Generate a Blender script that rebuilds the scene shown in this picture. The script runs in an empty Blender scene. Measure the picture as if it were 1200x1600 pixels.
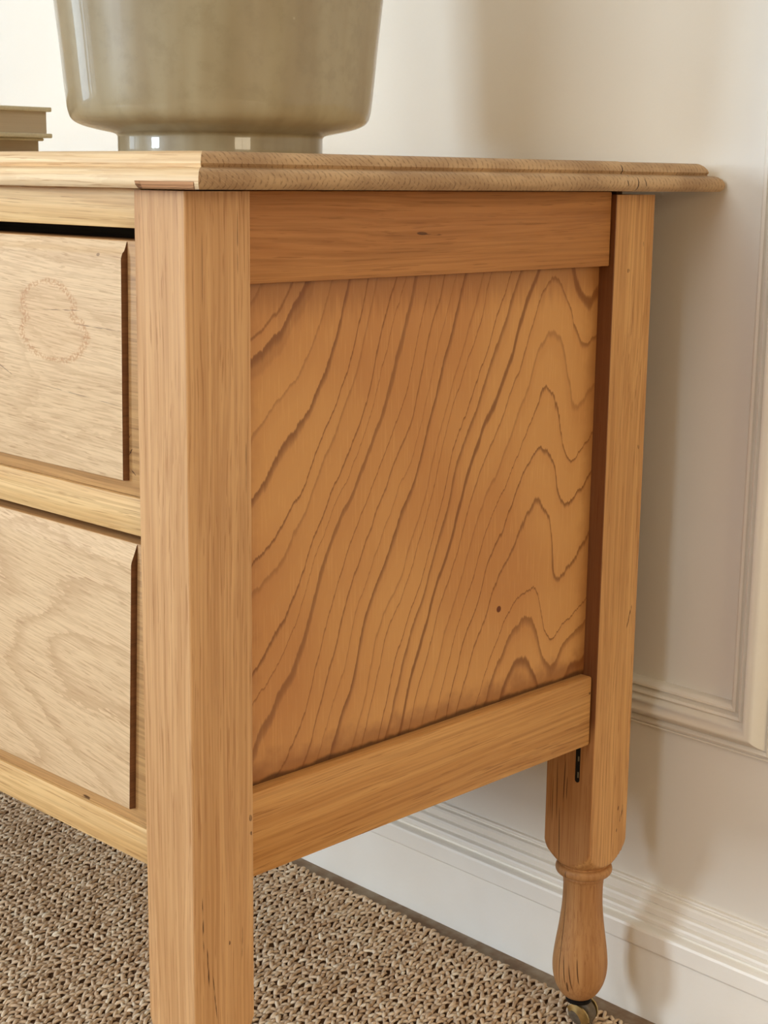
import bpy, bmesh, math, random
import numpy as np
from mathutils import Vector, Matrix

random.seed(7)
rng = np.random.default_rng(7)
scene = bpy.context.scene
COL = scene.collection

# ------------------------------------------------------------------ camera
cam_d = bpy.data.cameras.new('camera')
cam = bpy.data.objects.new('camera', cam_d)
COL.objects.link(cam)
CR = Vector((0.71278487, 0.70127887, 0.01206968))
CU = Vector((-0.15310454, 0.13877706, 0.97841705))
CF = Vector((-0.68446821, 0.6992488, -0.20628717))
M = Matrix.Identity(4)
for i in range(3):
    M[i][0], M[i][1], M[i][2] = CR[i], CU[i], -CF[i]
M.translation = Vector((0.7587, -0.6025, 0.7412))
cam.matrix_world = M
cam_d.sensor_fit = 'VERTICAL'
cam_d.sensor_height = 24.0
cam_d.lens = 2486.77 / 1600 * 24.0
cam_d.clip_start = 0.02
scene.camera = cam

# ------------------------------------------------------------------ world, lights, exposure
world = bpy.data.worlds.new('world')
scene.world = world
world.use_nodes = True
world.node_tree.nodes['Background'].inputs[0].default_value = (0.8, 0.9, 1.0, 1)
world.node_tree.nodes['Background'].inputs[1].default_value = 0.3
scene.view_settings.view_transform = 'Standard'
scene.view_settings.look = 'None'
scene.view_settings.gamma = 1.0
scene.view_settings.use_curve_mapping = False
scene.view_settings.exposure = 0.19
scene.cycles.max_bounces = 6
scene.cycles.diffuse_bounces = 4
scene.cycles.glossy_bounces = 3
scene.cycles.transmission_bounces = 2
scene.cycles.caustics_reflective = False
scene.cycles.caustics_refractive = False
scene.cycles.adaptive_threshold = 0.05

RX0, RX1, RY0, ZC = -3.0, 3.6, -2.75, 2.5        # the room: left, right, behind the camera, ceiling


def area_light(name, loc, rot, sx, sy, watts, col):
    l = bpy.data.lights.new(name, 'AREA')
    l.shape = 'RECTANGLE'
    l.size, l.size_y, l.energy, l.color = sx, sy, watts, col
    o = bpy.data.objects.new(name, l)
    o.location, o.rotation_euler = loc, rot
    COL.objects.link(o)
    return o


# daylight in two window openings, and two added fill lights
W1 = dict(x0=-2.10, x1=-1.35, z0=0.70, z1=1.50)     # in the wall behind the camera
W3 = dict(x0=-0.95, x1=0.55, z0=0.95, z1=2.3)        # beside the first, added opening for a fill that stands for room bounce
W4 = dict(y0=-1.60, y1=-0.20, z0=0.55, z1=2.05)    # added opening in the right wall for a fill light
W2 = dict(y0=-2.10, y1=-0.75, z0=0.50, z1=2.2)    # in the left wall
area_light('daylight_front', ((W1['x0'] + W1['x1']) / 2, RY0 - 0.10, (W1['z0'] + W1['z1']) / 2),
           (math.radians(90), 0, math.radians(180)), W1['x1'] - W1['x0'], W1['z1'] - W1['z0'], 84, (0.70, 0.85, 1.0))
area_light('daylight_left', (RX0 - 0.10, (W2['y0'] + W2['y1']) / 2, (W2['z0'] + W2['z1']) / 2),
           (math.radians(90), 0, math.radians(-90)), W2['y1'] - W2['y0'], W2['z1'] - W2['z0'], 22, (0.74, 0.87, 1.0))
area_light('fill_front', ((W3['x0'] + W3['x1']) / 2, RY0 - 0.10, (W3['z0'] + W3['z1']) / 2),
           (0, 0, 0), W3['x1'] - W3['x0'], W3['z1'] - W3['z0'], 44, (0.80, 0.91, 1.0))  # unseen fill lamp in place of light bounced from the room
area_light('fill_right', (RX1 + 0.10, (W4['y0'] + W4['y1']) / 2, (W4['z0'] + W4['z1']) / 2),
           (0, 0, 0), W4['y1'] - W4['y0'], W4['z1'] - W4['z0'], 50, (1.0, 0.85, 0.60))  # unseen fill lamp added to lift the chest's side
for o in COL.objects:
    if o.type == 'LIGHT':   # area lamps shine along -Z: turn them so that they face the room
        d = Vector((-1, 0, 0)) if 'right' in o.name else Vector((1, 0, 0)) if 'left' in o.name else Vector((0, 1, 0))
        o.rotation_euler = d.to_track_quat('-Z', 'Y').to_euler()


# ------------------------------------------------------------------ material helpers
def C(r, g, b):
    f = lambda c: (c / 255 / 12.92) if c / 255 <= 0.04045 else ((c / 255 + 0.055) / 1.055) ** 2.4
    return (f(r), f(g), f(b), 1.0)


class NT:
    """small helper that writes node trees"""

    def __init__(s, name):
        s.m = bpy.data.materials.new(name)
        s.m.use_nodes = True
        s.t = s.m.node_tree
        s.p = s.t.nodes['Principled BSDF']

    def n(s, typ, ins=None, out=0, **props):
        nd = s.t.nodes.new('ShaderNode' + typ)
        for k, v in props.items():
            setattr(nd, k, v)
        for k, v in (ins or {}).items():
            s.set(nd.inputs[k], v)
        return nd.outputs[out]

    def set(s, sock, v):
        if isinstance(v, bpy.types.NodeSocket):
            s.t.links.new(v, sock)
        elif v is not None:
            sock.default_value = v

    def math(s, op, a, b=None, c=None, clamp=False):
        return s.n('Math', {0: a, 1: b, 2: c}, operation=op, use_clamp=clamp)

    def add(s, a, b): return s.math('ADD', a, b)
    def sub(s, a, b): return s.math('SUBTRACT', a, b)
    def mul(s, a, b): return s.math('MULTIPLY', a, b)

    def step(s, v, lo, hi, o0=0.0, o1=1.0):
        return s.n('MapRange', {0: v, 1: lo, 2: hi, 3: o0, 4: o1}, interpolation_type='SMOOTHSTEP')

    def mix(s, f, a, b, mode='MIX'):
        nd = s.t.nodes.new('ShaderNodeMix')
        nd.data_type = 'RGBA'
        nd.blend_type = mode
        s.set(nd.inputs[0], f)
        s.set(nd.inputs[6], a)
        s.set(nd.inputs[7], b)
        return nd.outputs[2]

    def comb(s, x, y, z): return s.n('CombineXYZ', {0: x, 1: y, 2: z})

    def noise(s, vec, scale=1.0, detail=2.0, rough=0.5, dist=0.0, dim='3D', w=None):
        ins = {'Scale': scale, 'Detail': detail, 'Roughness': rough, 'Distortion': dist}
        if dim != '1D':
            ins['Vector'] = vec
        if w is not None:
            ins['W'] = w
        return s.n('TexNoise', ins, noise_dimensions=dim)

    def ramp(s, f, stops):
        nd = s.t.nodes.new('ShaderNodeValToRGB')
        e = nd.color_ramp.elements
        while len(e) < len(stops):
            e.new(0.5)
        for el, (p, c) in zip(e, stops):
            el.position = p
            el.color = c if len(c) == 4 else (*c, 1)
        s.set(nd.inputs[0], f)
        return nd.outputs[0]

    def xyz(s):
        v = s.n('TexCoord', out=3)
        sp = s.t.nodes.new('ShaderNodeSeparateXYZ')
        s.t.links.new(v, sp.inputs[0])
        return sp.outputs[0], sp.outputs[1], sp.outputs[2]

    def bump(s, h, strength, dist=0.001):
        s.set(s.p.inputs['Normal'], s.n('Bump', {'Height': h, 'Strength': strength, 'Distance': dist}))

    def out(s, col=None, rough=None, spec=None):
        if col is not None: s.set(s.p.inputs['Base Color'], col)
        if rough is not None: s.set(s.p.inputs['Roughness'], rough)
        if spec is not None: s.set(s.p.inputs['Specular IOR Level'], spec)
        return s.m


def mark(t, a, b, ca, cb, ha, hb, ang=0.0, soft=0.5):
    """mask of one elliptic mark in the (a, b) plane: centre, half sizes, angle"""
    co, si = math.cos(ang), math.sin(ang)
    da, db = t.sub(a, ca), t.sub(b, cb)
    p = t.add(t.mul(da, co / ha), t.mul(db, si / ha))
    q = t.sub(t.mul(db, co / hb), t.mul(da, si / hb))
    r = t.add(t.mul(p, p), t.mul(q, q))
    return t.step(r, 1.0, 1.0 - soft, 0.0, 1.0)


def oak(name, axis='Z', light=C(214, 172, 120), mid=C(193, 146, 94), dark=C(140, 92, 52), seed=0.0,
        pores=0.5, tone=0.9, contour=0.0, slope=0.0, marks=(), plane='YZ', markcol=C(66, 34, 14),
        rough=0.5, extra=None, porew=800.0, porel=20.0, pinw=430.0, pinl=5.0, pinc=0.30):
    t = NT(name)
    X, Y, Z = t.xyz()
    if axis == 'X':
        a, b, l = Y, Z, X
    elif axis == 'Y':
        a, b, l = X, Z, Y
    else:
        a, b, l = X, Y, Z
    if slope:
        b = t.add(b, t.mul(l, slope))
    wan = t.noise(t.comb(t.mul(a, 14), t.mul(b, 14), t.mul(l, 2.2)), 1.0, 2.0)
    wo = t.mul(t.sub(wan, 0.5), 0.022)
    a2, b2 = t.add(t.add(a, wo), seed), t.add(b, wo)
    s1 = t.noise(t.comb(t.mul(a2, 75), t.mul(b2, 75), t.mul(l, 2.5)), 1.0, 4.0, 0.6)
    s2 = t.noise(t.comb(t.mul(a2, 300), t.mul(b2, 300), t.mul(l, 8)), 1.0, 3.0, 0.6)
    pr = t.noise(t.comb(t.mul(a2, porew), t.mul(b2, porew), t.mul(l, porel)), 1.0, 2.0, 0.55)
    pd = t.noise(t.comb(t.mul(a2, 120), t.mul(b2, 120), t.mul(l, 6)), 1.0, 2.0)
    tn = t.step(t.add(t.mul(s1, 0.7), t.mul(s2, 0.3)), 0.36, 0.64)
    col = t.mix(t.mul(tn, tone), light, mid)
    thr = t.sub(0.68, t.mul(pd, 0.16))
    pm = t.mul(t.step(t.sub(pr, thr), 0.0, 0.07), pores)
    pin = t.noise(t.comb(t.mul(a2, pinw), t.mul(b2, pinw), t.mul(l, pinl)), 1.0, 2.0, 0.6)
    col = t.mix(t.mul(t.step(pin, 0.40, 0.66), pinc), col, dark)
    col = t.mix(t.mul(t.step(pin, 0.44, 0.28), pinc * 0.35), col, light)
    # finer dark streaks that gather into lines
    sm = t.mul(t.step(s2, 0.60, 0.74), pores * 0.5)
    if contour:
        cn = t.noise(t.comb(t.add(t.mul(l, 3.6), seed * 3), t.mul(b2, 9.0), 0.0), 1.0, 1.5, 0.45)
        jag = t.noise(t.comb(t.mul(l, 60), t.mul(b2, 420), seed), 1.0, 2.0)
        fr = t.math('FRACT', t.add(t.mul(cn, 9.0), t.mul(jag, 0.55)))
        cm = t.mul(t.step(fr, 0.55, 0.98), t.step(fr, 1.0, 0.985))
        col = t.mix(t.mul(cm, contour), col, t.mix(0.45, mid, dark))
    col = t.mix(sm, col, dark)
    col = t.mix(pm, col, dark)
    u, v = {'YZ': (Y, Z), 'XZ': (X, Z)}[plane]
    jn = t.step(t.noise(t.comb(t.mul(a2, 900), t.mul(b2, 900), t.mul(l, 90)), 1.0, 1.0), 0.34, 0.56) if marks else None
    for mk in marks:
        k = t.mul(mark(t, u, v, *mk[:5]), mk[5] if len(mk) > 5 else 0.85)
        col = t.mix(t.mul(k, jn), col, markcol)
    if extra:
        col = extra(t, X, Y, Z, col)
    return t.out(col, rough, 0.32)


def plain(name, col, rough=0.5, metal=0.0, spec=0.4, var=0.06, scale=40.0, bump=0.0):
    t = NT(name)
    v = t.n('TexCoord', out=3)
    n = t.noise(v, scale, 3.0)
    dk = tuple(c * (1 - 3 * var) for c in col[:3]) + (1,)
    t.p.inputs['Metallic'].default_value = metal
    if bump:
        t.bump(n, bump, 0.001)
    return t.out(t.mix(t.step(n, 0.3, 0.75), col, dk), rough, spec)


# ------------------------------------------------------------------ mesh helpers
def finish(bm, angle=32.0):
    bmesh.ops.recalc_face_normals(bm, faces=bm.faces[:])
    for f in bm.faces:
        f.smooth = True
    for e in bm.edges:
        if len(e.link_faces) == 2:
            e.smooth = e.calc_face_angle(0.0) < math.radians(angle)
        else:
            e.smooth = False


def obj(name, bm, mats, parent=None, loc=(0, 0, 0), rot=(0, 0, 0), angle=32.0):
    finish(bm, angle)
    me = bpy.data.meshes.new(name)
    bm.to_mesh(me)
    bm.free()
    for m in (mats if isinstance(mats, (list, tuple)) else [mats]):
        me.materials.append(m)
    o = bpy.data.objects.new(name, me)
    COL.objects.link(o)
    o.location, o.rotation_euler = loc, rot
    if parent:
        o.parent = parent
    return o


def tag(o, label=None, cat=None, group=None, kind=None):
    if label: o['label'] = label
    if cat: o['category'] = cat
    if group: o['group'] = group
    if kind: o['kind'] = kind
    return o


def empty(name, loc=(0, 0, 0), rotz=0.0):
    o = bpy.data.objects.new(name, None)
    o.empty_display_size = 0.05
    o.location = loc
    o.rotation_euler = (0, 0, rotz)
    COL.objects.link(o)
    return o


def box(bm, x0, x1, y0, y1, z0, z1, bev=0.0, seg=2):
    vs = [bm.verts.new((x, y, z)) for x in (x0, x1) for y in (y0, y1) for z in (z0, z1)]
    q = [(0, 1, 3, 2), (4, 6, 7, 5), (0, 4, 5, 1), (2, 3, 7, 6), (0, 2, 6, 4), (1, 5, 7, 3)]
    fs = [bm.faces.new([vs[i] for i in f]) for f in q]
    if bev:
        es = list({e for f in fs for e in f.edges})
        bmesh.ops.bevel(bm, geom=es, offset=bev, segments=seg, affect='EDGES', profile=0.5)
    return bm


def boxes(*bs, bev=0.0):
    bm = bmesh.new()
    for b in bs:
        box(bm, *b, bev=bev)
    return bm


def lathe(bm, prof, seg=64, closed=False, c=(0, 0)):
    rows = []
    for r, z in prof:
        if r < 1e-6:
            rows.append([bm.verts.new((c[0], c[1], z))])
        else:
            rows.append([bm.verts.new((c[0] + r * math.cos(2 * math.pi * i / seg), c[1] + r * math.sin(2 * math.pi * i / seg), z)) for i in range(seg)])
    for A, B in zip(rows, rows[1:]):
        for i in range(seg):
            j = (i + 1) % seg
            if len(A) == 1 and len(B) > 1:
                bm.faces.new((A[0], B[i], B[j]))
            elif len(B) == 1 and len(A) > 1:
                bm.faces.new((A[i], B[0], A[j]))
            elif len(A) > 1:
                bm.faces.new((A[i], B[i], B[j], A[j]))
    return bm


def smooth_profile(pts, n=4):
    """Catmull-Rom through (r, z) points"""
    out = []
    P = [pts[0]] + list(pts) + [pts[-1]]
    for i in range(1, len(P) - 2):
        p0, p1, p2, p3 = (np.array(P[i + k]) for k in (-1, 0, 1, 2))
        for k in range(n):
            t = k / n
            out.append(tuple(0.5 * (2 * p1 + (p2 - p0) * t + (2 * p0 - 5 * p1 + 4 * p2 - p3) * t * t + (3 * p1 - p0 - 3 * p2 + p3) * t ** 3)))
    out.append(tuple(pts[-1]))
    return out


# ------------------------------------------------------------------ measures (metres; the chest's front right corner is the origin)
D = 0.48
WD, WYAW = 0.0552, math.radians(-1.3478)
A_, B_ = 0.0498, 0.0516                      # leg section
ZU, ZTOP = 0.7325, 0.7546                    # underside and surface of the chest's top
WIDTH = 1.08
WDIR = Vector((math.cos(WYAW), math.sin(WYAW), 0))

# ------------------------------------------------------------------ materials of the room
t = NT('cream_wall_paint')
X, Y, Z = t.xyz()
n1 = t.noise(t.n('TexCoord', out=3), 3.0, 3.0)
n2 = t.noise(t.n('TexCoord', out=3), 160.0, 2.0, 0.6)
n3 = t.noise(t.n('TexCoord', out=3), 45.0, 2.0, 0.5)
vor = t.n('TexVoronoi', {'Vector': t.n('TexCoord', out=3), 'Scale': 16.0}, feature='F1')
pit = t.step(vor, 0.05, 0.0)
t.bump(t.add(t.add(t.mul(n2, 0.5), t.mul(n3, 1.0)), t.mul(pit, 2.0)), 0.22, 0.0012)
WALL = t.out(t.mix(t.step(n1, 0.3, 0.7), C(234, 227, 215), C(230, 222, 209)), 0.62, 0.25)

t = NT('eggshell_trim_paint')
n1 = t.noise(t.n('TexCoord', out=3), 9.0, 3.0)
n2 = t.noise(t.n('TexCoord', out=3), 240.0, 3.0)
vor = t.n('TexVoronoi', {'Vector': t.n('TexCoord', out=3), 'Scale': 22.0}, feature='F1')
speck = t.step(vor, 0.018, 0.01)
t.bump(t.add(n2, t.mul(n1, 0.6)), 0.10, 0.001)
TRIM = t.out(t.mix(t.mul(speck, 0.35), t.mix(t.step(n1, 0.3, 0.7), C(235, 227, 213), C(230, 221, 206)), C(140, 112, 84)), 0.42, 0.35)

t = NT('white_skirting_paint')
n1 = t.noise(t.n('TexCoord', out=3), 9.0, 3.0)
n2 = t.noise(t.n('TexCoord', out=3), 240.0, 3.0)
t.bump(t.add(n2, t.mul(n1, 0.6)), 0.10, 0.001)
SKIRT = t.out(t.mix(t.step(n1, 0.3, 0.7), C(246, 240, 229), C(241, 233, 220)), 0.38, 0.4)
CEIL = plain('white_ceiling_paint', C(236, 233, 226), 0.8, var=0.01)
SASH = plain('white_window_paint', C(235, 232, 226), 0.5, var=0.01)
DARKROOM = plain('room_wall_paint', C(206, 182, 150), 0.8, var=0.02, scale=3)

t = NT('dusty_floorboard')
X, Y, Z = t.xyz()
n1 = t.noise(t.comb(t.mul(X, 6), t.mul(Y, 160), 0.0), 1.0, 4.0, 0.6)
n2 = t.noise(t.n('TexCoord', out=3), 60.0, 3.0)
FLOOR = t.out(t.mix(t.step(n2, 0.35, 0.7), t.mix(n1, C(150, 124, 98), C(118, 92, 70)), C(160, 142, 120)), 0.7, 0.2)

# ------------------------------------------------------------------ the room
def wall_pt(s, off, z):
    """a point along the back wall: s along it, off out of it"""
    q = Vector((0, D + WD, 0)) + WDIR * s + Vector((math.sin(WYAW), -math.cos(WYAW), 0)) * off
    return (q.x, q.y, z)


FZ = -0.0085
WALL_ROOT = (0, D + WD, 0)
bm = bmesh.new()
box(bm, -3.2, 3.8, 0, 0.12, FZ, ZC)
tag(obj('wall_back', bm, WALL, loc=WALL_ROOT, rot=(0, 0, WYAW)), kind='structure')

bm = boxes((RX0 - 0.1, RX1 + 0.1, RY0 - 0.1, 0.70, FZ - 0.05, FZ))
tag(obj('floor', bm, FLOOR), kind='structure')
bm = boxes((RX0 - 0.3, RX1 + 0.3, RY0 - 0.3, 0.8, ZC, ZC + 0.05))
tag(obj('ceiling', bm, CEIL), kind='structure')
w = W4
bm = boxes((RX1, RX1 + 0.09, RY0, w['y0'], FZ, ZC), (RX1, RX1 + 0.09, w['y1'], 0.65, FZ, ZC),
           (RX1, RX1 + 0.09, w['y0'], w['y1'], FZ, w['z0']), (RX1, RX1 + 0.09, w['y0'], w['y1'], w['z1'], ZC))
tag(obj('wall_right', bm, DARKROOM), kind='structure')
bm = boxes(*[(a, b, RY0 - 0.09, RY0, FZ, ZC) for a, b in ((RX0, W1['x0']), (W1['x1'], W3['x0']), (W3['x1'], RX1))],
           *[(w['x0'], w['x1'], RY0 - 0.09, RY0, a, b) for w in (W1, W3) for a, b in ((FZ, w['z0']), (w['z1'], ZC))])
tag(obj('wall_front', bm, DARKROOM), kind='structure')
w = W2
bm = boxes((RX0 - 0.09, RX0, RY0, w['y0'], FZ, ZC), (RX0 - 0.09, RX0, w['y1'], 0.66, FZ, ZC),
           (RX0 - 0.09, RX0, w['y0'], w['y1'], FZ, w['z0']), (RX0 - 0.09, RX0, w['y0'], w['y1'], w['z1'], ZC))
tag(obj('wall_left', bm, DARKROOM), kind='structure')

# window frames with glazing bars
for nm, w in (('window_1', W1), ('added_window_3', W3)):  # the second frames an added fill light
    o = tag(empty(nm, (w['x0'], RY0 - 0.05, w['z0'])), kind='structure')
    wx, wz = w['x1'] - w['x0'], w['z1'] - w['z0']
    obj('window_frame', boxes((0, 0.035, -0.02, 0.02, 0, wz), (wx - 0.035, wx, -0.02, 0.02, 0, wz), (0.035, wx - 0.035, -0.02, 0.02, 0, 0.04), (0.035, wx - 0.035, -0.02, 0.02, wz - 0.04, wz)), SASH, o)
    obj('glazing_bar', boxes((wx / 2 - 0.012, wx / 2 + 0.012, -0.015, 0.015, 0.04, wz - 0.04)), SASH, o)
    for k in (1, 2):
        obj('glazing_bar', boxes((0.035, wx - 0.035, -0.013, 0.013, wz * k / 3 - 0.012, wz * k / 3 + 0.012)), SASH, o)
for nm, w, xw, bars in (('window_2', W2, RX0 - 0.05, ((0.10, 0.22), (0.28, 0.42), (0.54, 0.68))), ('added_window_4', W4, RX1 + 0.05, ((0.69, 0.71),))):  # the second is an added opening round the side fill
    o = tag(empty(nm, (xw, w['y0'], w['z0'])), kind='structure')
    wy, wz = w['y1'] - w['y0'], w['z1'] - w['z0']
    obj('window_frame', boxes((-0.02, 0.02, 0, 0.06, 0, wz), (-0.02, 0.02, wy - 0.06, wy, 0, wz), (-0.02, 0.02, 0.06, wy - 0.06, 0, 0.05), (-0.02, 0.02, 0.06, wy - 0.06, wz - 0.05, wz)), SASH, o)
    for b0, b1 in bars:
        obj('glazing_bar', boxes((-0.02, 0.02, b0, b1, 0.05, wz - 0.05)), SASH, o)

# moulded frame of the wall panel (its lower right corner is in view)
PROF = [(0, 0), (0, .0075), (.0010, .0098), (.0032, .0112), (.0054, .0106), (.0064, .0078), (.0074, .0072), (.0084, .0082),
        (.0092, .0118), (.0112, .0130), (.0126, .0122), (.0134, .0106), (.0144, .0112), (.0160, .0150), (.0182, .0180), (.0212, .0196), (.0242, .0192), (.0272, .0170), (.0302, .0130), (.0326, .0086),
        (.0338, .0060), (.0348, .0054), (.0356, .0074), (.0374, .0084), (.0392, .0074), (.0398, .0044), (.0408, .0040), (.0416, .0052), (.0430, .0046), (.0440, .0020), (.0440, 0)]
PS0, PS1, PZ0, PZ1 = -1.35, 0.0703, 0.3072, 2.05
bm = bmesh.new()
rings = []
for wv, h in PROF:
    rings.append([bm.verts.new((x, -h, z)) for x, z in ((PS0 - wv, PZ0 - wv), (PS1 + wv, PZ0 - wv), (PS1 + wv, PZ1 + wv), (PS0 - wv, PZ1 + wv))])
for A, B in zip(rings, rings[1:]):
    for i in range(4):
        j = (i + 1) % 4
        bm.faces.new((A[i], A[j], B[j], B[i]))
tag(obj('trim_1', bm, TRIM, loc=WALL_ROOT, rot=(0, 0, WYAW), angle=40), kind='structure')

# skirting board with stepped moulding
SK = [(0, .1140), (.0036, .1140), (.0040, .1120), (.0024, .1104), (.0024, .1092), (.0064, .1086), (.0078, .1066), (.0078, .1010), (.0066, .0998), (.0106, .0988), (.0116, .0968), (.0116, .0920), (.0104, .0910), (.0150, .0900),
      (.0160, .0880), (.0158, .0850), (.0128, .0828), (.0128, .0806), (.0190, .0802), (.0214, .0790), (.0224, .0768), (.0220, .0620), (.0208, .0600), (.0186, .0592), (.0186, FZ), (0, FZ)]
bm = bmesh.new()
L = [bm.verts.new((-2.95, -h, z)) for h, z in SK]
R = [bm.verts.new((3.5, -h, z)) for h, z in SK]
for i in range(len(SK) - 1):
    bm.faces.new((L[i], L[i + 1], R[i + 1], R[i]))
tag(obj('baseboard_back', bm, SKIRT, loc=WALL_ROOT, rot=(0, 0, WYAW), angle=25), kind='structure')

# ------------------------------------------------------------------ woven carpet
t = NT('brown_wool_yarn')
at = t.t.nodes.new('ShaderNodeAttribute')
at.attribute_name = 'tone'
n = t.noise(t.n('TexCoord', out=3), 900.0, 2.0)
cc = t.ramp(at.outputs['Fac'], [(0.0, C(188, 156, 124)), (0.5, C(224, 194, 160)), (1.0, C(248, 230, 202))])
YARN = t.out(t.mix(t.mul(n, 0.2), cc, C(150, 118, 90)), 0.85, 0.15)
t = NT('carpet_backing')
n = t.noise(t.n('TexCoord', out=3), 180.0, 3.0)
BACKING = t.out(t.mix(n, C(92, 68, 48), C(120, 92, 68)), 0.95, 0.05)

CX0, CX1, CY0, CY1 = -1.25, 0.42, -0.42, 0.492
CSH = -0.03                                      # the carpet's edge runs along the wall
carpet = empty('carpet', (0, 0, FZ))
tag(carpet, 'chunky brown woven wool carpet covering the floor under the oak chest', 'carpet')
bm = boxes((RX0, RX1, RY0, CY1 - 0.002, 0.0, 0.0035))
for v in bm.verts:
    if v.co.y > 0:
        v.co.y += CSH * v.co.x
obj('backing', bm, BACKING, carpet)


def yarn_mesh():
    """every visible stitch is a short bent strand; one mesh of all of them"""
    px, py = 0.0050, 0.0074
    nx, ny = int((CX1 - CX0) / px), int((CY1 - CY0) / py)
    ix, iy = np.meshgrid(np.arange(nx), np.arange(ny))
    ix, iy = ix.ravel(), iy.ravel()
    n = len(ix)
    cx = CX0 + (ix + 0.5 * (iy % 2)) * px + rng.normal(0, 0.00055, n)
    # the wall side edge follows the skirting
    cy = CY0 + (iy + 0.5) * py + rng.normal(0, 0.0006, n) + np.sin(cx * 40 + iy) * 0.0004 + CSH * cx
    side = np.where((ix + iy) % 2 == 0, 1.0, -1.0)
    ang = np.radians(90 + side * 26 + 6 + rng.normal(0, 12, n))
    ln = 0.0066 * rng.uniform(0.8, 1.3, n)
    rad = 0.00185 * rng.uniform(0.8, 1.2, n)
    hgt = 0.0055 + np.clip(rng.normal(0, 0.0005, n), -0.0008, 0.0006) + 0.0003 * side + 0.0004 * np.cos(np.pi * iy)
    K, S = 5, 6
    tt = np.linspace(-1, 1, K)
    prof = np.array([0.45, 0.92, 1.0, 0.92, 0.45])
    dx, dy = np.cos(ang), np.sin(ang)
    verts = np.zeros((n, K, S, 3), np.float32)
    bend = rng.normal(0, 0.0007, n)
    for k in range(K):
        ax = cx + dx * ln * tt[k] - dy * bend * (1 - tt[k] ** 2)
        ay = cy + dy * ln * tt[k] + dx * bend * (1 - tt[k] ** 2)
        az = hgt - 0.0034 * tt[k] ** 2 + 0.0007 * tt[k] * side
        for s in range(S):
            th = 2 * math.pi * s / S
            r = rad * prof[k]
            verts[:, k, s, 0] = ax - dy * r * math.cos(th)
            verts[:, k, s, 1] = ay + dx * r * math.cos(th)
            verts[:, k, s, 2] = az + r * math.sin(th) * 0.9
    base = (np.arange(n) * K * S)[:, None, None, None]
    kk, ss = np.meshgrid(np.arange(K - 1), np.arange(S), indexing='ij')
    s2 = (ss + 1) % S
    q = np.stack([kk * S + ss, kk * S + s2, (kk + 1) * S + s2, (kk + 1) * S + ss], -1)[None] + base
    q = q.reshape(-1, 4)
    me = bpy.data.meshes.new('woven_stitches')
    me.vertices.add(n * K * S)
    me.vertices.foreach_set('co', verts.ravel())
    me.loops.add(len(q) * 4)
    me.loops.foreach_set('vertex_index', q.astype(np.int32).ravel())
    me.polygons.add(len(q))
    me.polygons.foreach_set('loop_start', np.arange(0, len(q) * 4, 4, dtype=np.int32))
    me.polygons.foreach_set('use_smooth', np.ones(len(q), bool))
    me.update(calc_edges=True)
    a = me.attributes.new('tone', 'FLOAT', 'POINT')
    tone = np.clip(rng.normal(0.5, 0.22, n), 0, 1)
    a.data.foreach_set('value', np.repeat(tone, K * S).astype(np.float32))
    me.materials.append(YARN)
    o = bpy.data.objects.new('woven_stitches', me)
    COL.objects.link(o)
    o.parent = carpet
    o['kind'] = 'stuff'
    return o


yarn_mesh()

# ------------------------------------------------------------------ the oak chest
chest = empty('chest_of_drawers', (0, 0, 0))
tag(chest, 'stripped oak chest of two drawers on turned legs with castors, against the panelled wall', 'chest')

LEGWOOD = dict(light=C(214, 168, 118), mid=C(196, 148, 98), dark=C(152, 98, 54))
M_LEG_F = oak('oak_front_leg', 'Z', seed=1.7, plane='YZ', **LEGWOOD, marks=[
    (0.0075, 0.258, 0.0006, 0.022, 0.02), (0.0115, 0.226, 0.0007, 0.016, 0.05, 0.95), (0.017, 0.203, 0.0006, 0.018, 0.10),
    (0.0490, 0.3215, 0.0014, 0.0028, 0.1), (0.0495, 0.3105, 0.0012, 0.0016, 0.3), (0.047, 0.56, 0.0006, 0.02, 0.0, 0.5), (0.041, 0.70, 0.0006, 0.022, 0.0, 0.5),
    (0.013, 0.69, 0.0005, 0.03, 0.0, 0.4), (0.03, 0.238, 0.0008, 0.0018, 0.0), (0.041, 0.235, 0.0006, 0.014, -0.03, 0.5)])


def back_leg_colour(t, X, Y, Z, col):
    # turned foot is redder; old varnish stays on the inner face; drying cracks in the front face
    col = t.mix(t.mul(t.step(Z, 0.165, 0.150), 0.45), col, C(138, 86, 50))
    inner = t.mul(t.step(Y, 0.4292, 0.4286), t.step(Z, 0.270, 0.300))
    col = t.mix(t.mul(inner, 0.85), col, C(96, 46, 18))
    lowf = t.mul(t.step(Y, 0.4292, 0.4286), t.step(Z, 0.290, 0.270))
    col = t.mix(t.mul(lowf, 0.45), col, C(150, 88, 46))
    front = t.step(Y, 0.452, 0.440)
    for mk in ((-0.0375, 0.225, 0.0005, 0.030, 0.02), (-0.0300, 0.236, 0.0006, 0.022, -0.03), (-0.0335, 0.185, 0.0006, 0.030, 0.03), (-0.0420, 0.215, 0.0004, 0.024, 0.0), (-0.0270, 0.230, 0.0005, 0.012, 0.0),
               (-0.0300, 0.090, 0.0005, 0.055, 0.02), (-0.0240, 0.060, 0.0006, 0.016, 0.1), (-0.0180, 0.055, 0.0006, 0.014, 0.12), (-0.0120, 0.062, 0.0005, 0.014, 0.1), (-0.0210, 0.045, 0.0010, 0.006, 0.0), (-0.0260, 0.1495, 0.0005, 0.0045, 0.0)):
        col = t.mix(t.mul(t.mul(mark(t, X, Z, *mk), front), 0.8), col, C(58, 28, 12))
    return col


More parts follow.
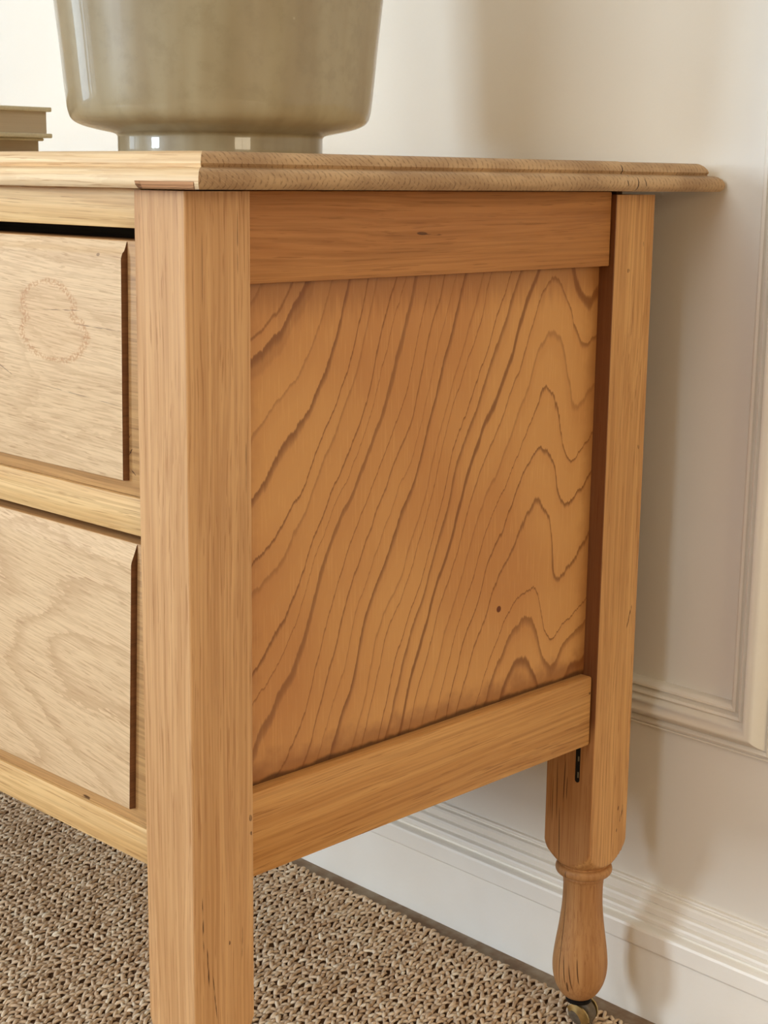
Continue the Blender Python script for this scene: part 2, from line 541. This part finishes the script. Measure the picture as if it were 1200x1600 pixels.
M_LEG_B = oak('oak_back_leg', 'Z', seed=4.3, plane='YZ', extra=back_leg_colour, light=C(214, 164, 106), mid=C(198, 146, 90), dark=C(140, 86, 44), marks=[
    (0.4475, 0.6700, 0.0022, 0.0018, 0.3, 0.7), (0.4665, 0.6905, 0.0008, 0.0024, 0.0, 0.7), (0.4720, 0.525, 0.0012, 0.0022, 0.2, 0.8), (0.4700, 0.3800, 0.0011, 0.011, -0.30, 0.9),
    (0.4715, 0.2030, 0.0014, 0.009, -0.25, 0.9), (0.4668, 0.2090, 0.0009, 0.0024, -0.2, 0.95), (0.4655, 0.189, 0.0009, 0.002, -0.1, 0.9)])
M_RAIL_S = oak('oak_side_rail_lower', 'Y', seed=2.2, light=C(210, 158, 96), mid=C(190, 134, 74), dark=C(136, 84, 40), slope=-0.02, marks=[
    (0.4245, 0.322, 0.0018, 0.0014, 0.0, 0.9)])
M_RAIL_S2 = oak('oak_side_rail_upper', 'Y', seed=6.2, light=C(188, 130, 74), mid=C(170, 112, 60), dark=C(124, 76, 36), pores=0.45, marks=[
    (0.211, 0.703, 0.006, 0.0013, -0.05, 0.75), (0.223, 0.702, 0.009, 0.0007, -0.03, 0.6)])
M_RAIL_F = oak('oak_front_rail', 'X', seed=3.1, light=C(232, 198, 142), mid=C(212, 170, 112), dark=C(158, 110, 62), slope=0.02)


def stain(t, X, Y, Z, col):
    """ghost of a removed handle plate on the upper drawer"""
    nz = t.noise(t.comb(t.mul(X, 90), t.mul(Z, 90), 3.0), 1.0, 2.0)
    nf = t.noise(t.comb(t.mul(X, 500), t.mul(Z, 500), 3.0), 1.0, 2.0)
    def el(cx, cz, rx, rz):
        a, b = t.mul(t.sub(X, cx), 1 / rx), t.mul(t.sub(Z, cz), 1 / rz)
        return t.math('SQRT', t.add(t.mul(a, a), t.mul(b, b)))
    d = t.math('MINIMUM', el(-0.1455, 0.654, 0.030, 0.0165), el(-0.1400, 0.636, 0.037, 0.0170))
    d = t.add(d, t.mul(t.sub(nz, 0.5), 0.35))
    ring = t.mul(t.step(t.math('ABSOLUTE', t.sub(d, 1.0)), 0.17, 0.04), t.step(nf, 0.40, 0.60))
    inner = t.step(d, 1.0, 0.8)
    col = t.mix(t.mul(inner, 0.12), col, C(200, 150, 100))
    return t.mix(t.mul(ring, 0.55), col, C(176, 116, 66))


DRAWERWOOD = dict(light=C(222, 191, 150), mid=C(206, 172, 130), dark=C(158, 116, 78), tone=0.4)
M_DR1 = oak('oak_drawer_upper', 'X', seed=0.37, contour=0.35, slope=0.05, plane='XZ', extra=stain, pores=0.40, porel=50.0, pinw=820.0, pinl=32.0, pinc=0.32, **DRAWERWOOD, marks=[
    (-0.125, 0.653, 0.03, 0.0004, 0.05, 0.7), (-0.09, 0.644, 0.03, 0.0004, -0.02, 0.6), (-0.21, 0.611, 0.028, 0.0004, -0.35, 0.7), (-0.11, 0.598, 0.05, 0.0004, -0.06, 0.5), (-0.088, 0.6905, 0.002, 0.0012, 0.0, 0.5)])
M_DR2 = oak('oak_drawer_lower', 'X', seed=0.91, contour=0.6, slope=0.12, plane='XZ', pores=0.40, porel=50.0, pinw=820.0, pinl=32.0, pinc=0.32, **DRAWERWOOD)
M_MARGIN = oak('oak_drawer_margin', 'X', seed=5.5, light=C(206, 162, 108), mid=C(192, 146, 94), dark=C(120, 80, 46), pores=0.3, plane='XZ', marks=[
    (-0.066, 0.575, 0.004, 0.0006, 0.7, 0.9), (-0.064, 0.566, 0.003, 0.0006, 0.9, 0.9), (-0.062, 0.553, 0.004, 0.0006, -0.6, 0.8), (-0.125, 0.312, 0.006, 0.0022, 0.2, 0.9)])
M_FIELDSIDE = oak('oak_end_grain_shaded', 'Y', seed=2.8, light=C(124, 84, 54), mid=C(106, 70, 44), dark=C(70, 42, 24), pores=0.3)  # shade on the field's unlit ends put into a darker colour
M_INSIDE = oak('old_pine_carcase', 'X', seed=8.1, light=C(120, 88, 58), mid=C(104, 74, 48), dark=C(70, 46, 28))
M_TOP = oak('oak_top', 'X', seed=7.4, light=C(240, 216, 176), mid=C(226, 192, 146), dark=C(168, 122, 82), pores=0.5, contour=0.2)
M_PATCH = oak('oak_top_patch', 'X', seed=9.4, light=C(222, 176, 130), mid=C(190, 134, 92), dark=C(110, 62, 38), pores=0.9, pinc=0.6, marks=[(-0.026, 0.7355, 0.004, 0.004, 0.0, 0.7)], plane='XZ')
BLACKIRON = plain('blackened_iron', C(38, 34, 32), 0.5, metal=0.7, var=0.1, scale=300)
BRASS = plain('worn_brass', C(222, 198, 138), 0.36, metal=1.0, var=0.12, scale=120)
WHEEL = plain('worn_brown_wheel', C(112, 98, 80), 0.5, var=0.15, scale=200, bump=0.2)


def end_grain():
    t = NT('oak_end_grain')
    X, Y, Z = t.xyz()
    zc = t.mul(t.sub(Z, 0.7445), 1.0)
    nz = t.noise(t.comb(t.mul(Y, 14), t.mul(Z, 30), 0.0), 1.0, 2.0)
    lean = t.noise(t.comb(t.mul(Y, 5.5), 0.0, 2.0), 1.0, 1.0)
    bowed = t.mul(t.math('ABSOLUTE', t.add(zc, 0.004)), t.mul(t.sub(lean, 0.45), 6.0))
    ph = t.add(t.add(t.mul(Y, 1.0), bowed), t.mul(nz, 0.022))
    fr = t.math('FRACT', t.mul(ph, 215.0))
    ln = t.mul(t.step(fr, 0.45, 0.80), t.step(fr, 1.0, 0.84))
    dash = t.step(t.noise(t.comb(t.mul(Y, 620), t.mul(Z, 420), 0.0), 1.0, 2.0), 0.42, 0.60)
    ray = t.noise(t.comb(t.mul(t.add(Y, t.mul(zc, 1.5)), 900), t.mul(Z, 60), 0.0), 1.0, 2.0)
    big = t.noise(t.comb(t.mul(Y, 18), t.mul(Z, 60), 5.0), 1.0, 3.0)
    col = t.mix(t.step(big, 0.35, 0.65), C(184, 150, 110), C(158, 124, 88))
    col = t.mix(t.mul(t.step(ray, 0.5, 0.7), 0.25), col, C(206, 172, 128))
    col = t.mix(t.mul(t.mul(ln, dash), 0.60), col, C(104, 74, 46))
    # open checks that run out from the board joint
    for (cy, cz, ha, hb, an) in ((0.4040, 0.7475, 0.0007, 0.0058, -0.25), (0.4120, 0.7375, 0.0007, 0.0065, -0.30), (0.4220, 0.7390, 0.0006, 0.0035, 0.1), (0.3990, 0.7385, 0.0006, 0.003, 0.2)):
        col = t.mix(mark(t, Y, Z, cy, cz, ha, hb, an), col, C(58, 36, 20))
    return t.out(col, 0.55, 0.3)


M_END = end_grain()


def panel_oak():
    """flat-sawn panel: steep cathedral figure in the chest's side"""
    t = NT('oak_side_panel')
    X, Y, Z = t.xyz()
    u = t.mul(t.sub(Y, 0.0517), 1 / 0.377)
    v = t.mul(t.sub(Z, 0.334), 1 / 0.340)
    low = t.noise(t.comb(t.mul(u, 2.2), t.mul(v, 1.6), 1.3), 1.0, 1.0)
    low2 = t.noise(t.comb(t.mul(u, 8.0), t.mul(v, 3.0), 4.1), 1.0, 2.0)
    fz = t.noise(t.comb(t.mul(Y, 230), t.mul(Z, 22), 0.7), 1.0, 2.0)
    fz2 = t.noise(t.comb(t.mul(Y, 900), t.mul(Z, 45), 0.7), 1.0, 2.0)
    # the arch axis leans to the left towards the bottom
    uu = t.add(u, t.mul(t.sub(1.0, v), 0.085))
    fc = t.t.nodes.new('ShaderNodeFloatCurve')
    cv = fc.mapping.curves[0]
    pts = [(0, 0), (.08, .07), (.18, .19), (.30, .46), (.45, .82), (.60, 1.20), (.70, 1.43), (.78, 1.58), (.835, 1.67), (.868, 1.69), (.90, 1.665), (.935, 1.60), (.965, 1.57), (1.0, 1.595), (1.10, 1.66)]
    pts = [(a_ / 1.1, b_ / 1.7) for a_, b_ in pts]
    while len(cv.points) < len(pts):
        cv.points.new(0.5, 0.5)
    for p, (a, b) in zip(cv.points, pts):
        p.location = (a, b)
    fc.mapping.update()
    t.set(fc.inputs['Value'], t.mul(uu, 1 / 1.1))
    g = t.mul(fc.outputs[0], 2.35)
    ph = t.sub(v, g)
    ph = t.add(ph, t.mul(t.sub(low, 0.5), 0.26))
    ph = t.add(ph, t.mul(t.sub(low2, 0.5), 0.17))
    ph = t.add(ph, t.mul(t.sub(fz, 0.5), 0.022))
    ph = t.add(ph, t.mul(t.sub(fz2, 0.5), 0.012))
    sp = t.noise(None, 4.6, 2.0, 0.6, dim='1D', w=ph)
    r = t.add(t.mul(ph, 8.0), t.mul(sp, 2.1))
    fr = t.math('FRACT', r)
    strong = t.step(t.noise(None, 7.0, 1.0, dim='1D', w=t.add(ph, 11.0)), 0.30, 0.62, 0.45, 1.0)
    line = t.mul(t.step(fr, 0.78, 0.93), t.step(fr, 1.0, 0.945))
    halo = t.mul(t.step(fr, 0.35, 0.90), t.step(fr, 1.0, 0.90))
    fib = t.noise(t.comb(t.mul(Y, 700), t.mul(Z, 26), 0.0), 1.0, 3.0, 0.6)
    fibm = t.step(fib, 0.52, 0.72)
    big = t.noise(t.comb(t.mul(Y, 7), t.mul(Z, 5), 2.0), 1.0, 2.0)
    col = t.mix(t.step(big, 0.35, 0.65), C(206, 150, 88), C(192, 132, 74))
    col = t.mix(t.mul(halo, 0.22), col, C(176, 112, 56))
    col = t.mix(t.mul(fibm, 0.30), col, C(224, 172, 108))
    col = t.mix(t.mul(t.mul(line, strong), 0.74), col, C(112, 62, 24))
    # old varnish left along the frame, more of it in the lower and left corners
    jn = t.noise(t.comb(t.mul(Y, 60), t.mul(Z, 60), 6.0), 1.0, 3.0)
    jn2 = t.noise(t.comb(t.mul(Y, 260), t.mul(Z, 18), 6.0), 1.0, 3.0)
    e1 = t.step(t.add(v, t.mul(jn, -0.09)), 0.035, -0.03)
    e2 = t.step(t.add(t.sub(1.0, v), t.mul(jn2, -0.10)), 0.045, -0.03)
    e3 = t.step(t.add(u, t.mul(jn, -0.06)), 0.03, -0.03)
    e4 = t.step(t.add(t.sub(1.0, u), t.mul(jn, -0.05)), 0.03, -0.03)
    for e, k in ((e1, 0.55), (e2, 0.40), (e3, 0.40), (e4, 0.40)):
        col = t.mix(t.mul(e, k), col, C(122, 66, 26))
    grime_shade = t.step(t.add(v, t.mul(t.sub(jn, 0.5), 0.02)), 0.020, 0.010)  # dirt in the bottom joint, with its contact shadow painted into the colour
    col = t.mix(t.mul(grime_shade, 0.8), col, C(58, 32, 12))
    col = t.mix(mark(t, Y, Z, 0.3165, 0.4125, 0.0030, 0.0030, 0.3), col, C(104, 48, 14))
    return t.out(col, 0.40, 0.38)


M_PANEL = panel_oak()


# legs: square block above, turned shoulder, collar, baluster and castor below
TURN = smooth_profile([(.0360, .1795), (.0335, .1705), (.0285, .1635), (.0245, .1590), (.0215, .1568), (.0205, .1556)], 3) + \
    smooth_profile([(.0212, .1549), (.0236, .1541), (.0247, .1516), (.0246, .1490), (.0232, .1468), (.0202, .1455)], 3) + \
    smooth_profile([(.0190, .1448), (.0192, .1432), (.0180, .1412), (.0174, .1350), (.0175, .1230), (.0184, .1090), (.0204, .0930), (.0226, .0780), (.0240, .0660), (.0243, .0570), (.0232, .0475), (.0202, .0385), (.0150, .0305), (.0085, .0262), (.0050, .0250)], 4)


def leg_mesh(ztop, hx, hy, chamfer=0.0007):
    bm = bmesh.new()
    angs = [2 * math.pi * i / 72 for i in range(72)]
    for sx in (1, -1):
        for sy in (1, -1):
            angs += [math.atan2(sy * hy, sx * (hx - chamfer)) % (2 * math.pi), math.atan2(sy * (hy - chamfer), sx * hx) % (2 * math.pi)]
    angs = sorted(angs)

    def sq(a):
        c, s = abs(math.cos(a)) + 1e-9, abs(math.sin(a)) + 1e-9
        return min(hx / c, hy / s, (hx + hy - chamfer) / (c + s))
    prof = [(9, ztop), (9, 0.55), (9, 0.36), (9, 0.185)] + TURN
    rows = []
    for r, z in prof:
        rows.append([bm.verts.new((min(r, sq(a)) * math.cos(a), min(r, sq(a)) * math.sin(a), z)) for a in angs])
    n = len(angs)
    for A, B in zip(rows, rows[1:]):
        for i in range(n):
            j = (i + 1) % n
            bm.faces.new((A[i], B[i], B[j], A[j]))
    bm.faces.new(rows[0])
    bm.faces.new(rows[-1][::-1])
    return bm


def castor(leg, swivel):
    """brass horn castor under a leg, in the leg's own frame"""
    st = bmesh.new()
    lathe(st, [(0, .027), (.0095, .027), (.0115, .0255), (.0115, .0235), (.0055, .0225), (.0050, .0170), (0, .0170)], 32)
    e = obj('castor_plate', st, BLACKIRON, leg)
    c, s = math.cos(swivel), math.sin(swivel)
    R = Matrix.Rotation(swivel, 4, 'Z')
    # fork: two curved horn cheeks, wheel between them
    fk = bmesh.new()
    for sy in (-1, 1):
        prev = None
        for k in range(9):
            t_ = k / 8
            ang = math.radians(150 - 165 * t_)
            x, z = 0.0035 + 0.0128 * math.cos(ang) * 0.95, 0.0115 + 0.0118 * math.sin(ang)
            wdt = 0.0045 + 0.0035 * math.sin(math.pi * t_)
            y0 = sy * (0.0072 + 0.0028 * math.sin(math.pi * t_))
            row = [fk.verts.new(R @ Vector(p)) for p in ((x, y0 - 0.0008, z), (x, y0 + 0.0008, z), (x * 0.55, y0 + 0.0008 + sy * 0.001, z - wdt * 0.8), (x * 0.55, y0 - 0.0008 + sy * 0.001, z - wdt * 0.8))]
            if prev:
                for i in range(4):
                    j = (i + 1) % 4
                    fk.faces.new((prev[i], prev[j], row[j], row[i]))
            else:
                fk.faces.new(row)
            prev = row
        fk.faces.new(prev[::-1])
    obj('castor_fork', fk, BRASS, leg)
    wh = bmesh.new()
    lathe(wh, [(0, -.0062), (.0040, -.0066), (.0095, -.0060), (.0122, -.0040), (.0128, 0), (.0122, .0040), (.0095, .0060), (.0040, .0066), (0, .0062)], 32)
    for v in wh.verts:
        v.co = R @ Vector((v.co.x + 0.0040, v.co.z, v.co.y + 0.0128))
    obj('castor_wheel', wh, WHEEL, leg)


def add_leg(cx, cy, ztop, mat, swivel):
    bm = leg_mesh(ztop, A_ / 2, B_ / 2)
    for v in bm.verts:
        v.co.x += cx
        v.co.y += cy
    o = obj('leg', bm, mat, chest, angle=28)
    # sub-parts keep to the leg's frame, which is the chest's
    before = set(COL.objects)
    castor(o, swivel)
    for s in set(COL.objects) - before:
        s.location = (cx, cy, 0)
    return o


leg_fr = add_leg(-A_ / 2, B_ / 2, ZU - 0.0012, M_LEG_F, 0.4)
leg_br = add_leg(-A_ / 2, D - B_ / 2, 0.7294, M_LEG_B, 0.15)
add_leg(-WIDTH + A_ / 2, B_ / 2, ZU, M_LEG_F, 1.4)
add_leg(-WIDTH + A_ / 2, D - B_ / 2, ZU, M_LEG_B, 0.9)

# iron slot let into the back leg below the rail
bm = bmesh.new()
n = 10
ring = []
sx0, sx1, sz0, sz1, yf = -0.0185, -0.0140, 0.2385, 0.2900, D - B_
pts = [(sx0, sz1), (sx1, sz1)] + [((sx0 + sx1) / 2 + (sx1 - sx0) / 2 * math.cos(-math.pi * k / n), sz0 + 0.00225 + 0.00225 * math.sin(-math.pi * k / n)) for k in range(n + 1)]
A = [bm.verts.new((x, yf - 0.0004, z)) for x, z in pts]
B = [bm.verts.new((x, yf + 0.003, z)) for x, z in pts]
bm.faces.new(A)
bm.faces.new(B[::-1])
for i in range(len(pts)):
    j = (i + 1) % len(pts)
    bm.faces.new((A[i], B[i], B[j], A[j]))
slot = obj('iron_slot_plate', bm, BLACKIRON, leg_br)
slot['label'] = 'black iron slot plate'
GLINT_STEEL = plain('glint_steel', C(150, 142, 120), 0.4, metal=0.9)
for zz, hh in ((0.2455, 0.0026), (0.2600, 0.0022)):
    bm = boxes((-0.0160, -0.0146, yf - 0.0009, yf + 0.001, zz - hh, zz + hh), bev=0.0003)
    # steel bits added for the metal highlights in the slot
    obj('slot_glint', bm, GLINT_STEEL, leg_br)

# side frame: rails and panel on the right, the same on the left
RX = -0.004
rail_bev = 0.0010
for sgn, x0 in ((1, RX), (-1, -WIDTH + 0.004)):
    xs = (x0 - 0.022, x0) if sgn > 0 else (x0, x0 + 0.022)
    obj('side_rail', box(bmesh.new(), *xs, B_ - 0.004, D - B_ - 0.0010, 0.6741, ZU - 0.0008, bev=rail_bev), M_RAIL_S2, chest)
    obj('side_rail', box(bmesh.new(), *xs, B_ - 0.004, D - B_ - 0.0010, 0.2753, 0.3360, bev=0.0022), M_RAIL_S, chest)
    px = (-0.0225, -0.0145) if sgn > 0 else (-WIDTH + 0.0145, -WIDTH + 0.0225)
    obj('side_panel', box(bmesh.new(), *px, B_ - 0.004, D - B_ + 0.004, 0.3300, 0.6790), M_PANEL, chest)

# front rails
FX0, FX1 = -WIDTH + A_, -A_
for z0, z1 in ((0.7079, ZU), (0.5121, 0.5370), (0.2857, 0.3107)):
    obj('front_rail', box(bmesh.new(), FX0 - 0.004, FX1 + 0.004, 0.0022, 0.040, z0, z1, bev=0.0008), M_RAIL_F, chest)
obj('back_panel', boxes((-WIDTH + 0.03, -0.03, D - 0.012, D - 0.004, 0.285, ZU)), M_INSIDE, chest)
# dust boards between the drawers
for z in (0.520, 0.293):
    obj('dust_board', boxes((-WIDTH + 0.026, -0.026, 0.041, D - 0.013, z, z + 0.008)), M_INSIDE, chest)


def drawer(z0, z1, fz0, fz1, fxt, fxb, mat):
    """drawer front with a raised field: square shoulder at the ends and below, ogee slope along the top"""
    FM, FP = 0.0045, -0.0006                  # depth of the margin and of the field
    x0, x1 = FX0 + 0.0015, FX1 - 0.0010
    o = obj('drawer', box(bmesh.new(), x0, x1, FM, 0.030, z0, z1, bev=0.0006), M_MARGIN, chest)
    # the field: profile in (y, z) drawn along X
    ztb = z1 - 0.0005
    prof = [(FM + 0.001, ztb), (FM - 0.0002, ztb), (FM - 0.0008, ztb - 0.0010), (FM - 0.0014, ztb - 0.0030), (FM - 0.0026, ztb - 0.0060), (FP + 0.0012, fz1 + 0.0028), (FP + 0.0004, fz1 + 0.0008), (FP, fz1 - 0.001),
            (FP, fz0 + 0.0006), (FP + 0.0006, fz0), (FM + 0.001, fz0 - 0.0003)]
    xl = x0 + (x1 - fxb)
    xr = lambda z: fxb + (fxt - fxb) * (z - fz0) / (fz1 - fz0)
    bm = bmesh.new()
    Lv = [bm.verts.new((xl, y, z)) for y, z in prof]
    Rv = [bm.verts.new((xr(z), y, z)) for y, z in prof]
    for i in range(len(prof)):
        j = (i + 1) % len(prof)
        f = bm.faces.new((Lv[i], Lv[j], Rv[j], Rv[i]))
    f1 = bm.faces.new(Lv[::-1])
    f2 = bm.faces.new(Rv)
    f1.material_index = f2.material_index = 1
    obj('raised_field', bm, [mat, M_FIELDSIDE], o, angle=30)
    # the box behind the front
    yb = D - 0.03
    obj('drawer_side', boxes((x0, x0 + 0.012, 0.0305, yb, z0, z1 - 0.004)), M_INSIDE, o)
    obj('drawer_side', boxes((x1 - 0.012, x1, 0.0305, yb, z0, z1 - 0.004)), M_INSIDE, o)
    obj('drawer_back', boxes((x0 + 0.0125, x1 - 0.0125, yb - 0.012, yb, z0, z1 - 0.004)), M_INSIDE, o)
    obj('drawer_base', boxes((x0 + 0.0125, x1 - 0.0125, 0.0305, yb - 0.0125, z0 + 0.006, z0 + 0.014)), M_INSIDE, o)
    return o


drawer(0.5375, 0.7000, 0.5472, 0.6896, -0.0632, -0.0662, M_DR1)
drawer(0.3112, 0.5060, 0.3216, 0.4934, -0.0594, -0.0671, M_DR2)

# the top: boards side by side, a moulded edge on the front and the ends
TP = [(.0170, .0), (.0152, -.0006), (.0128, -.0022), (.0108, -.0046), (.0098, -.0070), (.0104, -.0082), (.0110, -.0089), (.0102, -.0096), (.0070, -.0099), (.0044, -.0106), (.0020, -.0124), (.0005, -.0150), (0., -.0176), (.0007, -.0200), (.0030, -.0221)]
SO, FO, BO = 0.0319, 0.015, 0.0512


def top_board(y0, y1, front=False, back=False, dz=0.0):
    bm = bmesh.new()
    rows = []
    for ins, z in TP:
        xa, xb = -WIDTH - SO + ins, SO - ins
        ya = y0 + (ins if front else 0.0)
        yb = y1 - (0.0 if not back else min(ins, 0.017))
        rows.append([bm.verts.new((x, y, ZTOP + dz + z)) for x, y in ((xa, ya), (xb, ya), (xb, yb), (xa, yb))])
    for A, B in zip(rows, rows[1:]):
        for i in range(4):
            j = (i + 1) % 4
            f = bm.faces.new((A[i], A[j], B[j], B[i]))
            f.material_index = 1 if i in (1, 3) else 0
    bm.faces.new(rows[0])
    bm.faces.new(rows[-1][::-1])
    return obj('top_board', bm, [M_TOP, M_END], chest, angle=40)


top_board(-FO, 0.1190, front=True)
top_board(0.1193, 0.4075)
top_board(0.4080, D + BO, back=True, dz=-0.0003)
# repaired splinter let into the lower front edge near the corner
bm = bmesh.new()
P0, P1 = -0.028, SO - 0.004
rows = []
for ins, z in TP[10:]:
    rows.append([bm.verts.new((x, -FO + ins - 0.0004, ZTOP + z)) for x in (P0, P1 - ins)])
rows.append([bm.verts.new((x, -FO + 0.006, ZTOP - .0221 - 0.0002)) for x in (P0, P1 - 0.006)])
for A, B in zip(rows[2:], rows[3:]):
    bm.faces.new((A[0], A[1], B[1], B[0]))
patch = obj('edge_patch', bm, M_PATCH, chest)

# ------------------------------------------------------------------ stoneware pot
t = NT('olive_grey_glaze')
X, Y, Z = t.xyz()
th = t.math('ARCTAN2', Y, X)
st = t.noise(t.comb(t.mul(th, 4.0), t.mul(Z, 4.0), 0.0), 1.0, 2.0, 0.5)
fine = t.noise(t.n('TexCoord', out=3), 70.0, 4.0, 0.6)
wav = t.noise(t.comb(t.mul(th, 16.0), t.mul(Z, 22.0), 2.0), 1.0, 2.0)
vor = t.n('TexVoronoi', {'Vector': t.n('TexCoord', out=3), 'Scale': 34.0}, feature='F1')
pin = t.step(vor, 0.05, 0.0)
col = t.mix(t.step(st, 0.3, 0.7), C(156, 144, 116), C(140, 124, 94))
col = t.mix(t.mul(t.step(fine, 0.45, 0.7), 0.35), col, C(126, 112, 84))
col = t.mix(t.mul(pin, 0.4), col, C(200, 190, 166))
t.bump(t.add(t.mul(wav, 1.0), t.mul(fine, 0.10)), 0.05, 0.002)
t.p.inputs['Coat Weight'].default_value = 0.8
t.p.inputs['Coat Roughness'].default_value = 0.025
GLAZE = t.out(col, 0.34, 0.35)
bm = bmesh.new()
outer = smooth_profile([(.0790, .0), (.0812, .0012), (.0818, .0040), (.0818, .0130), (.0822, .0160), (.0850, .0178), (.0960, .0200), (.1090, .0232), (.1170, .0276), (.1200, .0345), (.1215, .0450), (.1232, .0620), (.1256, .0880), (.1290, .1200), (.1330, .1650), (.1360, .2100), (.1375, .2450), (.1385, .2520), (.1370, .2560), (.1335, .2550)], 3)
inner = smooth_profile([(.1315, .2500), (.1300, .2100), (.1240, .1200), (.1170, .0500), (.1080, .0340), (.0600, .0300), (0, .0290)], 3)
lathe(bm, [(0, 0.0)] + outer + inner, 96)
pot = obj('stoneware_pot', bm, GLAZE, loc=(-0.2545, 0.24, ZTOP), angle=50)
tag(pot, 'large glazed olive grey stoneware pot on a footring, standing on the oak chest', 'pot')

# ------------------------------------------------------------------ two books
def paper(name, c1, c2):
    t = NT(name)
    X, Y, Z = t.xyz()
    a = t.noise(t.comb(t.mul(Y, 3.0), t.mul(X, 3.0), t.mul(Z, 1400)), 1.0, 2.0)
    b = t.noise(t.comb(t.mul(Y, 2.0), t.mul(X, 2.0), t.mul(Z, 260)), 1.0, 2.0)
    t.bump(a, 0.3, 0.0003)
    return t.out(t.mix(t.add(t.mul(a, 0.5), t.mul(b, 0.5)), c1, c2), 0.85, 0.1)


def book(loc, rz, length, width, thick, board, label, cloth, pages):
    """lies flat with its spine to the left; fore edge towards +X"""
    o = empty('book', loc, rz)
    tag(o, label, 'book', 'books stacked beside the pot')
    obj('back_cover', box(bmesh.new(), -width, 0, -length, 0, 0, board, bev=0.0011), cloth, o)
    obj('front_cover', box(bmesh.new(), -width, 0, -length, 0, thick - board, thick, bev=0.0011), cloth, o)
    obj('page_block', box(bmesh.new(), -width + 0.004, -0.0035, -length + 0.0045, -0.0045, board, thick - board), pages, o)
    bm = bmesh.new()
    prev = None
    for k in range(9):
        a = math.pi * (k / 8 - 0.5)
        row = [bm.verts.new((-width - 0.004 * math.cos(a) + dx, y, thick / 2 + thick / 2 * math.sin(a) * (0.999 if dx == 0 else 0.86))) for dx in (0, 0.0028) for y in (-length, 0)]
        if prev:
            bm.faces.new((prev[0], prev[1], row[1], row[0]))
            bm.faces.new((prev[3], prev[2], row[2], row[3]))
            bm.faces.new((prev[1], prev[3], row[3], row[1]))
            bm.faces.new((prev[2], prev[0], row[0], row[2]))
        else:
            bm.faces.new((row[0], row[1], row[3], row[2]))
        prev = row
    bm.faces.new((prev[0], prev[2], prev[3], prev[1]))
    obj('spine', bm, cloth, o)
    return o


CLOTH1 = plain('sage_beige_bookcloth', C(212, 200, 170), 0.8, var=0.03, scale=500, bump=0.2)
CLOTH2 = plain('pale_sand_bookcloth', C(216, 202, 170), 0.8, var=0.03, scale=500, bump=0.2)
PAGE1 = paper('aged_page_edges', C(208, 190, 164), C(184, 166, 140))
PAGE2 = paper('brown_page_edges', C(200, 180, 152), C(176, 156, 130))
book((-0.592, 0.2985, ZTOP), 0.0, 0.215, 0.150, 0.0190, 0.0028, 'lower book of the stack left of the pot, slightly shorter than the one on it', CLOTH2, PAGE2)
book((-0.5795, 0.3000, ZTOP + 0.0190), 0.0, 0.220, 0.152, 0.0288, 0.0042, 'upper, thicker book of the stack left of the pot, beige cover', CLOTH1, PAGE1)
